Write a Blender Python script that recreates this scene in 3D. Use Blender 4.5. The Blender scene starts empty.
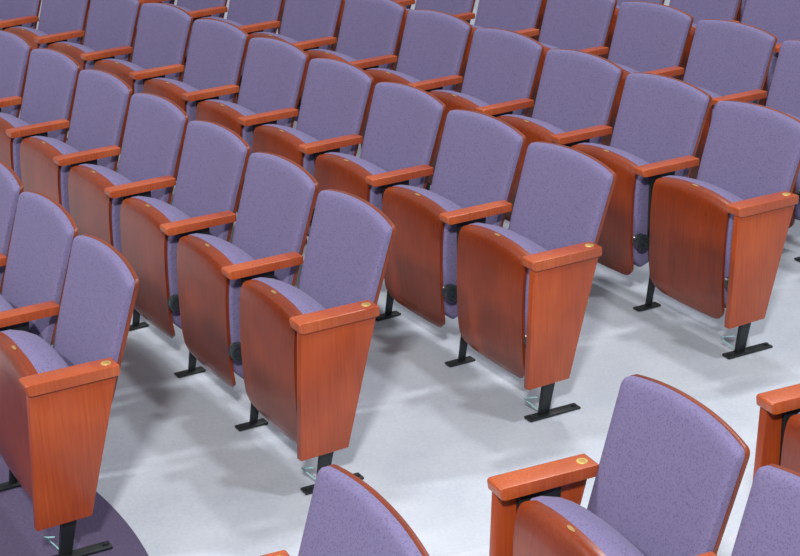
import bpy, bmesh, math, random
from mathutils import Vector, Matrix
random.seed(3)
sc=bpy.context.scene
sc.view_settings.view_transform='Standard'
col=sc.collection
# ---------------------------------------------------------------- camera
CX,CY,CZ,YAW,PIT,ROLL,F=4.433,-2.229,2.542,1.088,0.357,-0.026,1.654
R=1/0.036; D=0.881; S=0.013
fw=Vector((-math.sin(YAW)*math.cos(PIT),math.cos(YAW)*math.cos(PIT),-math.sin(PIT)))
rt=Vector((math.cos(YAW),math.sin(YAW),0)); up=rt.cross(fw)
rt2=rt*math.cos(ROLL)+up*math.sin(ROLL); up2=-rt*math.sin(ROLL)+up*math.cos(ROLL)
C=Vector((CX,CY,CZ))
cam=bpy.data.objects.new('camera',bpy.data.cameras.new('camera')); col.objects.link(cam)
M=Matrix.Identity(4)
for i in range(3):
    M[i][0]=rt2[i]; M[i][1]=up2[i]; M[i][2]=-fw[i]; M[i][3]=C[i]
cam.matrix_world=M; cam.data.sensor_width=36; cam.data.lens=F*1000/800*36; cam.data.clip_end=200
sc.camera=cam
def proj(P):
    v=P-C; z=v.dot(fw)
    if z<0.3: return None
    return (400+F*1000*v.dot(rt2)/z, 278-F*1000*v.dot(up2)/z)
def floorhit(u,v):
    d=fw+rt2*((u-400)/(F*1000))-up2*((v-278)/(F*1000))
    return C+d*(-C.z/d.z)
# ---------------------------------------------------------------- materials
def newmat(n):
    m=bpy.data.materials.new(n); m.use_nodes=True
    return m,m.node_tree.nodes,m.node_tree.links,m.node_tree.nodes['Principled BSDF']
def s2l(c): return tuple(((x/255)/12.92 if x/255<=.04045 else ((x/255+.055)/1.055)**2.4) for x in c)+(1,)
def wood(name,dark,mid,light,rough=.38,coat=.25,gs=3.0):
    m,N,L,b=newmat(name)
    tc=N.new('ShaderNodeTexCoord'); oi=N.new('ShaderNodeObjectInfo')
    add=N.new('ShaderNodeVectorMath'); add.operation='ADD'
    mul=N.new('ShaderNodeVectorMath'); mul.operation='SCALE'; mul.inputs['Scale'].default_value=7.0
    cmb=N.new('ShaderNodeCombineXYZ')
    for i in range(3): L.new(oi.outputs['Random'],cmb.inputs[i])
    L.new(cmb.outputs[0],mul.inputs[0])
    L.new(tc.outputs['Object'],add.inputs[0]); L.new(mul.outputs[0],add.inputs[1])
    mp=N.new('ShaderNodeMapping'); mp.inputs['Scale'].default_value=(80,80,gs)
    L.new(add.outputs[0],mp.inputs[0])
    n1=N.new('ShaderNodeTexNoise'); n1.inputs['Scale'].default_value=2.0; n1.inputs['Detail'].default_value=5; n1.inputs['Distortion'].default_value=.3
    L.new(mp.outputs[0],n1.inputs['Vector'])
    n2=N.new('ShaderNodeTexNoise'); n2.inputs['Scale'].default_value=4; n2.inputs['Detail'].default_value=2
    L.new(add.outputs[0],n2.inputs['Vector'])
    mx=N.new('ShaderNodeMath'); mx.operation='MULTIPLY_ADD'; mx.inputs[1].default_value=.6
    L.new(n2.outputs['Fac'],mx.inputs[0]);
    sc_=N.new('ShaderNodeMath'); sc_.operation='MULTIPLY'; sc_.inputs[1].default_value=.45
    L.new(n1.outputs['Fac'],sc_.inputs[0]); L.new(sc_.outputs[0],mx.inputs[2])
    cr=N.new('ShaderNodeValToRGB'); e=cr.color_ramp.elements
    e[0].position=.34;e[0].color=s2l(dark);e[1].position=.72;e[1].color=s2l(light)
    k=e.new(.53);k.color=s2l(mid)
    L.new(mx.outputs[0],cr.inputs[0]); L.new(cr.outputs[0],b.inputs['Base Color'])
    b.inputs['Roughness'].default_value=rough
    b.inputs['Coat Weight'].default_value=coat; b.inputs['Coat Roughness'].default_value=.2
    return m
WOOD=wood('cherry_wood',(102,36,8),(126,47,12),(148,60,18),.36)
WOODE=wood('cherry_wood_rim',(96,36,13),(118,46,17),(136,58,24),.45,.1)
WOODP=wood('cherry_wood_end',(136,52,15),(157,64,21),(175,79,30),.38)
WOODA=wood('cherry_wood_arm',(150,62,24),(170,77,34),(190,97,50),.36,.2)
def fabric():
    m,N,L,b=newmat('purple_fabric')
    tc=N.new('ShaderNodeTexCoord')
    v=N.new('ShaderNodeTexVoronoi'); v.inputs['Scale'].default_value=180
    L.new(tc.outputs['Object'],v.inputs['Vector'])
    n=N.new('ShaderNodeTexNoise'); n.inputs['Scale'].default_value=120; n.inputs['Detail'].default_value=3
    L.new(tc.outputs['Object'],n.inputs['Vector'])
    a=N.new('ShaderNodeMath'); a.operation='ADD'; L.new(v.outputs['Distance'],a.inputs[0]); L.new(n.outputs['Fac'],a.inputs[1])
    cr=N.new('ShaderNodeValToRGB'); e=cr.color_ramp.elements
    e[0].position=.6;e[0].color=s2l((95,87,121));e[1].position=1.0;e[1].color=s2l((114,106,142))
    L.new(a.outputs[0],cr.inputs[0]); L.new(cr.outputs[0],b.inputs['Base Color'])
    b.inputs['Roughness'].default_value=.9; b.inputs['Sheen Weight'].default_value=.05
    b.inputs['Specular IOR Level'].default_value=.2
    return m
FAB=fabric()
def plain(n,c,r=.5,met=0.,nz=.12,sc_=30):
    m,N,L,b=newmat(n)
    tc=N.new('ShaderNodeTexCoord'); x=N.new('ShaderNodeTexNoise'); x.inputs['Scale'].default_value=sc_
    L.new(tc.outputs['Object'],x.inputs['Vector'])
    cr=N.new('ShaderNodeValToRGB'); e=cr.color_ramp.elements
    l=s2l(c); e[0].position=.3; e[1].position=.7
    e[0].color=tuple(q*(1-nz) for q in l[:3])+(1,); e[1].color=tuple(min(1,q*(1+nz)) for q in l[:3])+(1,)
    L.new(x.outputs['Fac'],cr.inputs[0]); L.new(cr.outputs[0],b.inputs['Base Color'])
    b.inputs['Roughness'].default_value=r; b.inputs['Metallic'].default_value=met
    return m
BLACK=plain('black_steel',(24,28,30),.45)
HBLK=plain('hinge_black',(48,54,58),.25)
BRASS=plain('brass',(196,166,96),.45,.3)
DULL=plain('dull_brass',(160,126,78),.5,.2)
ENGR=plain('engraving',(160,130,72),.6)
CABLE=plain('pale_cable',(150,200,200),.4)
# ---------------------------------------------------------------- mesh helpers
def mk(name,bm,mat,smooth=True,angle=40):
    bmesh.ops.recalc_face_normals(bm,faces=bm.faces)
    me=bpy.data.meshes.new(name); bm.to_mesh(me); bm.free()
    me.materials.append(mat)
    if smooth:
        for p in me.polygons: p.use_smooth=True
        try: me.set_sharp_from_angle(angle=math.radians(angle))
        except Exception: pass
    return me
def rounded(pts,radii,seg=6):
    out=[];n=len(pts)
    for i in range(n):
        p=Vector(pts[i]);a=Vector(pts[i-1]);b=Vector(pts[(i+1)%n]);r=radii[i]
        if r<=0: out.append(p);continue
        d1=(a-p).normalized();d2=(b-p).normalized()
        ang=d1.angle(d2); t=r/math.tan(ang/2)
        t=min(t,(a-p).length*.49,(b-p).length*.49)
        s=p+d1*t;e=p+d2*t
        for k in range(seg+1):
            u=k/seg; out.append((1-u)**2*s+2*u*(1-u)*p+u*u*e)
    return out
def resample(pl,step):
    out=[];n=len(pl)
    for i in range(n):
        a=pl[i];b=pl[(i+1)%n];l=(b-a).length
        if l<1e-6: continue
        m=max(1,int(math.ceil(l/step)))
        for k in range(m): out.append(a.lerp(b,k/m))
    return out
def shield(outline,rings,post,cz):
    bm=bmesh.new(); R_=[]
    for s,yo in rings:
        if s==0:
            R_.append([bm.verts.new(post(0,yo,cz))]); continue
        R_.append([bm.verts.new(post(p.x*s,yo,cz+(p.y-cz)*s)) for p in outline])
    n=len(outline)
    for a,b in zip(R_,R_[1:]):
        if len(a)==1:
            for i in range(n): bm.faces.new((a[0],b[i],b[(i+1)%n]))
        elif len(b)==1:
            for i in range(n): bm.faces.new((a[i],a[(i+1)%n],b[0]))
        else:
            for i in range(n): bm.faces.new((a[i],a[(i+1)%n],b[(i+1)%n],b[i]))
    return bm
def extr(profile_yz,xs,zf=None):
    bm=bmesh.new(); n=len(profile_yz); cy=sum(p.x for p in profile_yz)/n; cz=sum(p.y for p in profile_yz)/n
    rr=[]
    for x,s in xs:
        ring=[]
        for p in profile_yz:
            y=cy+(p.x-cy)*s; z=cz+(p.y-cz)*s
            if zf: y,z=zf(x,y,z)
            ring.append(bm.verts.new((x,y,z)))
        rr.append(ring)
    for a,b in zip(rr,rr[1:]):
        for i in range(n): bm.faces.new((a[i],a[(i+1)%n],b[(i+1)%n],b[i]))
    bm.faces.new(rr[0]); bm.faces.new(rr[-1])
    return bm
def bev(bm,w,seg=3):
    bmesh.ops.bevel(bm,geom=list(bm.edges),offset=w,segments=seg,affect='EDGES',profile=.5,clamp_overlap=True)
def boxbm(x0,x1,y0,y1,z0,z1,bm=None):
    bm=bm or bmesh.new()
    v=[bm.verts.new((x,y,z)) for x in (x0,x1) for y in (y0,y1) for z in (z0,z1)]
    for f in ((0,1,3,2),(4,6,7,5),(0,4,5,1),(2,3,7,6),(0,2,6,4),(1,5,7,3)): bm.faces.new([v[i] for i in f])
    return bm
H=.28
LEAN=.31
YB=.083; ZB=.832
def backpost(x,y,z): return (x, YB+(z-ZB)*LEAN+y-0.22*x*x, z)
def arch(pts,w,amt,ztop):
    o=[]
    for p in pts:
        t=max(0,(p.y-(ztop-.10))/.10); t=min(1,t)
        o.append(Vector((p.x,p.y+amt*(1-(abs(p.x)/w)**2.2)*t)))
    return o
def back_outline(wt,wb_,z0,z1,rt_,rb_):
    pl=rounded([(-wb_,z0),(wb_,z0),(wt,z1),(-wt,z1)],[rb_,rb_,rt_,rt_],7)
    pl=resample(pl,.02)
    return arch(pl,wt,.022,z1)
oc=back_outline(.252,.238,.40,.8345,.018,.03)
ME={}
ME['backrest']=mk('backrest',shield(oc,[(0,-.008),(.3,-.008),(.6,-.008),(.85,-.0075),(.95,-.006),(.985,-.002),(1,.005),(1,.018),(.9,.021),(0,.021)],backpost,.63),FAB)
os_=back_outline(.2535,.240,.44,.8355,.019,.04)
ME['back_shell']=mk('back_shell',shield(os_,[(0,.022),(.9,.022),(.98,.019),(.997,.0185),(1,.019),(1.0,.031),(.998,.032),(0,.032)],backpost,.60),WOODE,angle=50)
prof=[(-.212,.602),(-.232,.602),(-.246,.594),(-.256,.574),(-.262,.54),(-.266,.49),(-.268,.43),(-.269,.37),(-.269,.31),(-.268,.25),(-.265,.20),(-.260,.16),(-.252,.130),(-.240,.106)]
def arcl(pr):
    l=[0]
    for a,b in zip(pr,pr[1:]): l.append(l[-1]+math.hypot(b[0]-a[0],b[1]-a[1]))
    return l
al=arcl(prof); TOT=al[-1]
def at(pr,al,s):
    for i in range(len(al)-1):
        if s<=al[i+1]+1e-9:
            t=(s-al[i])/(al[i+1]-al[i]); return (pr[i][0]+(pr[i+1][0]-pr[i][0])*t, pr[i][1]+(pr[i+1][1]-pr[i][1])*t)
    return pr[-1]
PW=.218
def zdip(x,z):
    k=max(0,(z-.40)/.20)
    return z-.026*k*(abs(x)/PW)**2.2
def panel():
    bm=bmesh.new(); nx=22; g=[]
    W=PW; r=.068; rx=.085
    ss=[TOT*i/40*.88 for i in range(40)]+[TOT*(.88+.12*math.sin(math.pi/2*i/16)) for i in range(17)]
    ns=len(ss)-1
    for s in ss:
        y,z=at(prof,al,s); t=max(0,s-(TOT-r)); w=W-rx*(1-math.sqrt(max(0,1-min(1,t/r)**2)))
        t2=max(0,.03-s); w-= t2*.8
        row=[]
        for j in range(nx+1):
            u=2*j/nx-1
            row.append((w*u,y-.003*(1-u*u),zdip(w*u,z)))
        g.append(row)
    vs=[[bm.verts.new(p) for p in row] for row in g]
    for i in range(ns):
        for j in range(nx): bm.faces.new((vs[i][j],vs[i][j+1],vs[i+1][j+1],vs[i+1][j]))
    bmesh.ops.recalc_face_normals(bm,faces=bm.faces)
    bm.normal_update()
    c=vs[ns//2][nx//2]
    sgn = 1 if c.normal.y<0 else -1
    inn=[[bm.verts.new(v.co-v.normal*sgn*.012) for v in row] for row in vs]
    for i in range(ns):
        for j in range(nx): bm.faces.new((inn[i][j],inn[i+1][j],inn[i+1][j+1],inn[i][j+1]))
    for i in range(ns):
        bm.faces.new((vs[i][0],vs[i+1][0],inn[i+1][0],inn[i][0])); bm.faces.new((vs[i][nx],inn[i][nx],inn[i+1][nx],vs[i+1][nx]))
    for j in range(nx):
        bm.faces.new((vs[0][j],inn[0][j],inn[0][j+1],vs[0][j+1])); bm.faces.new((vs[ns][j],vs[ns][j+1],inn[ns][j+1],inn[ns][j]))
    return bm
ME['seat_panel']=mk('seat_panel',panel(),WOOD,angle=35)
cp=[(-.228,.590),(-.247,.56),(-.255,.48),(-.258,.38),(-.257,.28),(-.249,.19),(-.215,.155),(-.175,.170),(-.145,.26),(-.12,.38),(-.10,.48),(-.09,.530),(-.10,.562),(-.14,.588),(-.185,.604),(-.212,.604)]
cpl=resample([Vector(p) for p in cp],.02)
def cf(x,y,z):
    return y,zdip(x,z)
xs=[(-.234,.88),(-.231,.945),(-.222,.985),(-.206,1)]+[(x/100,1) for x in (-15,-10,-5,0,5,10,15)]+[(.206,1),(.222,.985),(.231,.945),(.234,.88)]
ME['seat_cushion']=mk('seat_cushion',extr(cpl,xs,cf),FAB,angle=60)
def disc(rx,ry,t,n=20,z0=0):
    bm=bmesh.new(); a=[bm.verts.new((rx*math.cos(2*math.pi*i/n),ry*math.sin(2*math.pi*i/n),z0)) for i in range(n)]
    b=[bm.verts.new((rx*.93*math.cos(2*math.pi*i/n),ry*.93*math.sin(2*math.pi*i/n),z0+t)) for i in range(n)]
    bm.faces.new(a); bm.faces.new(b)
    for i in range(n): bm.faces.new((a[i],a[(i+1)%n],b[(i+1)%n],b[i]))
    return bm
ME['number_plate']=mk('number_plate',disc(.018,.0055,.001),DULL)
ME['medallion']=mk('row_medallion',disc(.016,.016,.002,28),BRASS)
ME['engraving']=mk('medallion_engraving',disc(.009,.009,.001,20),ENGR)
AF,AR,ZA=-.290,-.002,.607
ap=rounded([(AF,ZA),(AF+.004,ZA-.036),(AR,ZA-.031),(AR,ZA+.002)],[.008,.012,.006,.004],5)
bm=extr(ap,[(-.037,.96),(-.0362,.982),(-.034,1),(.034,1),(.0362,.982),(.037,.96)])
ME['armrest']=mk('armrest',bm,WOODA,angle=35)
ap=rounded([(AF,ZA),(AF+.004,ZA-.031),(AR,ZA-.028),(AR,ZA+.002)],[.008,.012,.006,.004],5)
bm=extr(ap,[(-.031,.96),(-.0302,.982),(-.028,1),(.028,1),(.0302,.982),(.031,.96)])
ME['armrest_inner']=mk('armrest_inner',bm,WOODA,angle=35)
def poly_x(pts,x0,x1,b=.003):
    bm=bmesh.new(); a=[bm.verts.new((x0,y,z)) for y,z in pts]; c=[bm.verts.new((x1,y,z)) for y,z in pts]; n=len(pts)
    bm.faces.new(a); bm.faces.new(c)
    for i in range(n): bm.faces.new((a[i],a[(i+1)%n],c[(i+1)%n],c[i]))
    if b: bev(bm,b,2)
    return bm
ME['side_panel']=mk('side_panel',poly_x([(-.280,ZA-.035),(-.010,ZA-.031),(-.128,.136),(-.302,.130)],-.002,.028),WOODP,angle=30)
bm=poly_x([(-.225,ZA-.035),(-.10,ZA-.035),(-.125,.30),(-.165,.14),(-.195,.006),(-.235,.006),(-.212,.14),(-.225,.30)],-.016,.0,.002)
ME['leg']=mk('leg',bm,BLACK,angle=30)
bm=poly_x([(-.225,ZA-.033),(-.10,ZA-.033),(-.125,.30),(-.175,.14),(-.200,.006),(-.228,.006),(-.205,.14),(-.225,.30)],-.012,.0,.002)
ME['leg_inner']=mk('leg_inner',bm,BLACK,angle=30)
bm=boxbm(-.026,.018,-.285,-.070,0,.008); bev(bm,.002,2)
for yy in (-.268,-.086):
    b2=disc(.009,.009,.007,8,.008)
    for v in b2.verts: v.co.x-=.003; v.co.y+=yy
    me=bpy.data.meshes.new('t'); b2.to_mesh(me); b2.free(); bm.from_mesh(me); bpy.data.meshes.remove(me)
ME['foot_plate']=mk('foot_plate',bm,BLACK,angle=30)
bm=boxbm(-.024,.018,-.280,-.165,0,.008); bev(bm,.002,2)
ME['foot_plate_inner']=mk('foot_plate_inner',bm,BLACK,angle=30)
def hinge():
    bm=bmesh.new(); n=28
    prof=[(-.050,.0),(-.050,.012),(-.046,.014),(-.044,.022),(-.041,.025),(-.038,.022),(-.036,.014),(-.033,.014),(-.031,.028),(-.027,.031),(-.023,.028),(-.021,.017),(-.018,.017),(-.016,.031),(-.008,.033),(-.004,.033),(-.002,.026),(.001,.026),(.001,.018),(-.002,.018),(-.002,.010),(.003,.010),(.003,0)]
    rings=[]
    for x,r in prof:
        if r==0: rings.append([bm.verts.new((x,0,0))])
        else: rings.append([bm.verts.new((x,r*math.cos(2*math.pi*i/n),r*math.sin(2*math.pi*i/n))) for i in range(n)])
    for a,b in zip(rings,rings[1:]):
        for i in range(n):
            if len(a)==1: bm.faces.new((a[0],b[i],b[(i+1)%n]))
            elif len(b)==1: bm.faces.new((a[i],a[(i+1)%n],b[0]))
            else: bm.faces.new((a[i],a[(i+1)%n],b[(i+1)%n],b[i]))
    for v in bm.verts: v.co.y+=-.252; v.co.z+=.29
    return bm
ME['hinge']=mk('hinge',hinge(),HBLK,angle=30)
def cable():
    bm=bmesh.new(); pts=[]
    for i in range(25):
        t=i/24; pts.append(Vector((-.01-.05*math.sin(math.pi*t)+.01*math.sin(9*t),-.24-.02*math.sin(5*t),.006+.07*abs(math.cos(math.pi*t*.5))**1.5)))
    pr=None;n=6;r=.0024
    for i,p in enumerate(pts):
        d=(pts[min(i+1,24)]-pts[max(i-1,0)]).normalized(); a=d.orthogonal().normalized() if pr is None else (pa-d*pa.dot(d)).normalized(); pa=a; b=d.cross(a)
        ring=[bm.verts.new(p+a*r*math.cos(2*math.pi*k/n)+b*r*math.sin(2*math.pi*k/n)) for k in range(n)]
        if pr:
            for k in range(n): bm.faces.new((pr[k],pr[(k+1)%n],ring[(k+1)%n],ring[k]))
        else: bm.faces.new(ring)
        pr=ring
    bm.faces.new(pr); return bm
ME['cable']=mk('cable',cable(),CABLE)
# ---------------------------------------------------------------- chairs
def part(name,me,parent,loc=(0,0,0),rot=(0,0,0),scale=(1,1,1),label=None):
    o=bpy.data.objects.new(name,me); col.objects.link(o); o.parent=parent
    o.location=loc; o.rotation_euler=rot; o.scale=scale
    if label: o['label']=label
    return o
def chair(pos,ang,sx,end,side,label,bx=1.0,bxo=0.0):
    e=bpy.data.objects.new('theater_seat',None); col.objects.link(e)
    e.empty_display_size=.1
    e.location=pos; e.rotation_euler=(0,0,-ang)
    e['label']=label; e['category']='seat'; e['group']='auditorium seats in curved rows'
    part('backrest',ME['backrest'],e,loc=(bxo,0,0),scale=(sx*bx,1,1)); part('back_shell',ME['back_shell'],e,loc=(bxo,0,0),scale=(sx*bx,1,1),label='glossy cherry wood outer shell of the backrest')
    part('seat_cushion',ME['seat_cushion'],e,scale=(sx,1,1))
    sp=part('seat_panel',ME['seat_panel'],e,scale=(sx,1,1),label='curved cherry plywood underside of the tipped-up seat')
    part('number_plate',ME['number_plate'],sp,loc=(0.0,-.230,.6026),rot=(math.radians(8),0,0),label='small oval brass seat number plate')
    sg=1 if side=='L' else -1
    ax=sg*H*sx
    arm=part('armrest',ME['armrest' if end else 'armrest_inner'],e,loc=(ax,0,0))
    part('leg',ME['leg' if end else 'leg_inner'],e,loc=(ax,0,0),scale=(sg,1,1),label='black steel standard')
    part('foot_plate',ME['foot_plate' if end else 'foot_plate_inner'],e,loc=(ax,0,0),scale=(sg,1,1))
    part('hinge',ME['hinge'],e,loc=(ax,0,0),scale=(sg,1,1),label='round black pivot hinge')
    if end:
        part('side_panel',ME['side_panel'],e,loc=(ax,0,0),scale=(sg,1,1),label='tapered cherry wood end panel')
        m=part('row_medallion',ME['medallion'],arm,loc=(0,-.032,ZA+.0015),label='round brass row marker')
        part('engraving',ME['engraving'],m,loc=(0,0,.002))
        part('cable',ME['cable'],e,loc=(ax,0,0),scale=(sg,1,1),label='thin pale cable')
    return e
rowpar={-1:(-.001,.009,.564),0:(0,0,.56),1:(-.066,.026,.574),2:(-.125,.074,.581)}
def rp(k):
    if k in rowpar: return rowpar[k]
    if k>2: return (-.125-.085*(k-2),.074+.045*(k-2),.581)
    return (0,.009,.564)
def vis(pos,ang):
    us=[];vs=[];tv=[]
    for lx in (-.26,.32):
        for ly in (-.29,.12):
            for z in (0,.5,.86):
                P=Vector((pos[0]+lx*math.cos(ang)+ly*math.sin(ang),pos[1]-lx*math.sin(ang)+ly*math.cos(ang),pos[2]+z))
                q=proj(P)
                if q is None: return False
                us.append(q[0]);vs.append(q[1])
                if z>.4: tv.append(q[1])
    return max(us)>2 and min(us)<798 and max(tv)>2 and min(vs)<553
A_=floorhit(90,484); B_=floorhit(150,556); RC=2.2
mid=(A_+B_)/2; dv=(B_-A_); hl=dv.length/2; dv.normalize()
nrm=Vector((dv.y,-dv.x,0))
if nrm.dot(Vector((-1,-1,0)))<0: nrm=-nrm
cc=mid+nrm*math.sqrt(RC*RC-hl*hl)
n=0
for k in range(-3,16):
    a0,y0,p=rp(k); rk=R+k*D+y0
    for j in range(26):
        a=(a0-(j+.5)*p)/rk
        pos=(rk*math.sin(a),rk*math.cos(a)-R,S*(rk-R)+(.0035 if k<0 else 0))
        if vis(pos,a):
            lb='purple end seat with tapered cherry wood panel facing the aisle' if j==0 else 'tip-up theater seat, purple fabric, cherry wood panel and armrest'
            chair(pos,a,p/.56,j==0,'L',lb,1.025 if k==-1 else 1.0); n+=1
    rk=R+k*D+(.015 if k==-1 else 0)
    for j in range(8):
        a=(1.276-.027*k+(j+.5)*.56+(.025 if k==-1 else 0))/rk
        pos=(rk*math.sin(a),rk*math.cos(a)-R,S*(rk-R))
        if vis(pos,a):
            lb='purple end seat across the aisle, armrest with round brass marker' if j==0 else 'tip-up theater seat across the aisle with purple fabric back'
            chair(pos,a,1.05 if k==-1 else 1,j==0,'R',lb,1.08 if k==-1 else .985,.01 if k==-1 else -.010); n+=1
# ---------------------------------------------------------------- floor
def floormat(name,c1,c2):
    m,N,L,b=newmat(name)
    tc=N.new('ShaderNodeTexCoord')
    n1=N.new('ShaderNodeTexNoise'); n1.inputs['Scale'].default_value=3.0; n1.inputs['Detail'].default_value=5
    n2=N.new('ShaderNodeTexNoise'); n2.inputs['Scale'].default_value=80; n2.inputs['Detail'].default_value=3
    L.new(tc.outputs['Object'],n1.inputs['Vector']);L.new(tc.outputs['Object'],n2.inputs['Vector'])
    ad=N.new('ShaderNodeMath');ad.operation='MULTIPLY_ADD';ad.inputs[1].default_value=.5
    L.new(n2.outputs['Fac'],ad.inputs[0]);L.new(n1.outputs['Fac'],ad.inputs[2])
    cr=N.new('ShaderNodeValToRGB');e=cr.color_ramp.elements
    e[0].position=.5;e[0].color=s2l(c1);e[1].position=1.0;e[1].color=s2l(c2)
    L.new(ad.outputs[0],cr.inputs[0]);L.new(cr.outputs[0],b.inputs['Base Color']);b.inputs['Roughness'].default_value=.85
    return m
bm=bmesh.new(); g=[]; r0,r1,a0,a1,nr,na=R-6,R+22,-.9,.5,14,120
for i in range(nr+1):
    r=r0+(r1-r0)*i/nr
    g.append([bm.verts.new((r*math.sin(a0+(a1-a0)*j/na),r*math.cos(a0+(a1-a0)*j/na)-R,S*(r-R))) for j in range(na+1)])
for i in range(nr):
    for j in range(na):
        f=bm.faces.new((g[i][j],g[i][j+1],g[i+1][j+1],g[i+1][j])); f.material_index=1 if 79<=j<=81 else 0
bmesh.ops.recalc_face_normals(bm,faces=bm.faces)
if sum(f.normal.z for f in bm.faces)<0: bmesh.ops.reverse_faces(bm,faces=bm.faces)
me=bpy.data.meshes.new('floor'); bm.to_mesh(me); bm.free()
me.materials.append(floormat('floor_gray',(166,173,184),(188,194,203)))
me.materials.append(floormat('floor_aisle_gray',(172,178,188),(194,199,208)))
fl=bpy.data.objects.new('floor',me); col.objects.link(fl); fl['kind']='structure'
PCAR=plain('purple_carpet',(78,68,96),.95,0,.15,120)
bm=bmesh.new()
top=[];bot=[]
for i in range(160):
    t=2*math.pi*i/160; x=cc.x+RC*math.cos(t); y=cc.y+RC*math.sin(t); z=S*(math.hypot(x,y+R)-R)
    top.append(bm.verts.new((x,y,z+.003))); bot.append(bm.verts.new((x,y,z-.001)))
for i in range(160): bm.faces.new((top[i],top[(i+1)%160],bot[(i+1)%160],bot[i]))
zc=S*(math.hypot(cc.x,cc.y+R)-R)
ct=bm.verts.new((cc.x,cc.y,zc+.003))
for i in range(160): bm.faces.new((ct,top[i],top[(i+1)%160]))
pc=bpy.data.objects.new('carpet',mk('carpet',bm,PCAR,False)); col.objects.link(pc)
pc['label']='dark purple carpet with a curved edge on the gray floor'; pc['category']='carpet'
# ---------------------------------------------------------------- light
w=bpy.data.worlds.new('w'); sc.world=w; w.use_nodes=True
w.node_tree.nodes['Background'].inputs[0].default_value=(.95,.97,1,1); w.node_tree.nodes['Background'].inputs[1].default_value=.36
def area(loc,tgt,size,en,colr):
    l=bpy.data.lights.new('stage_light','AREA'); l.energy=en; l.size=size; l.color=colr
    o=bpy.data.objects.new('stage_light',l); col.objects.link(o); o.location=loc
    o.rotation_euler=(Vector(tgt)-Vector(loc)).to_track_quat('-Z','Y').to_euler(); return o
area((6.0,-3.5,6.0),(-.5,1.0,.5),.6,660,(1,.98,.95))
area((-3.5,4.5,9.0),(0,1,.2),.6,300,(.97,.98,1))
area((-2,-7,7.5),(-2,2,.5),.7,500,(.98,.98,1))
area((3.0,2.5,9.0),(0.5,1,.2),.6,300,(.97,.98,1))
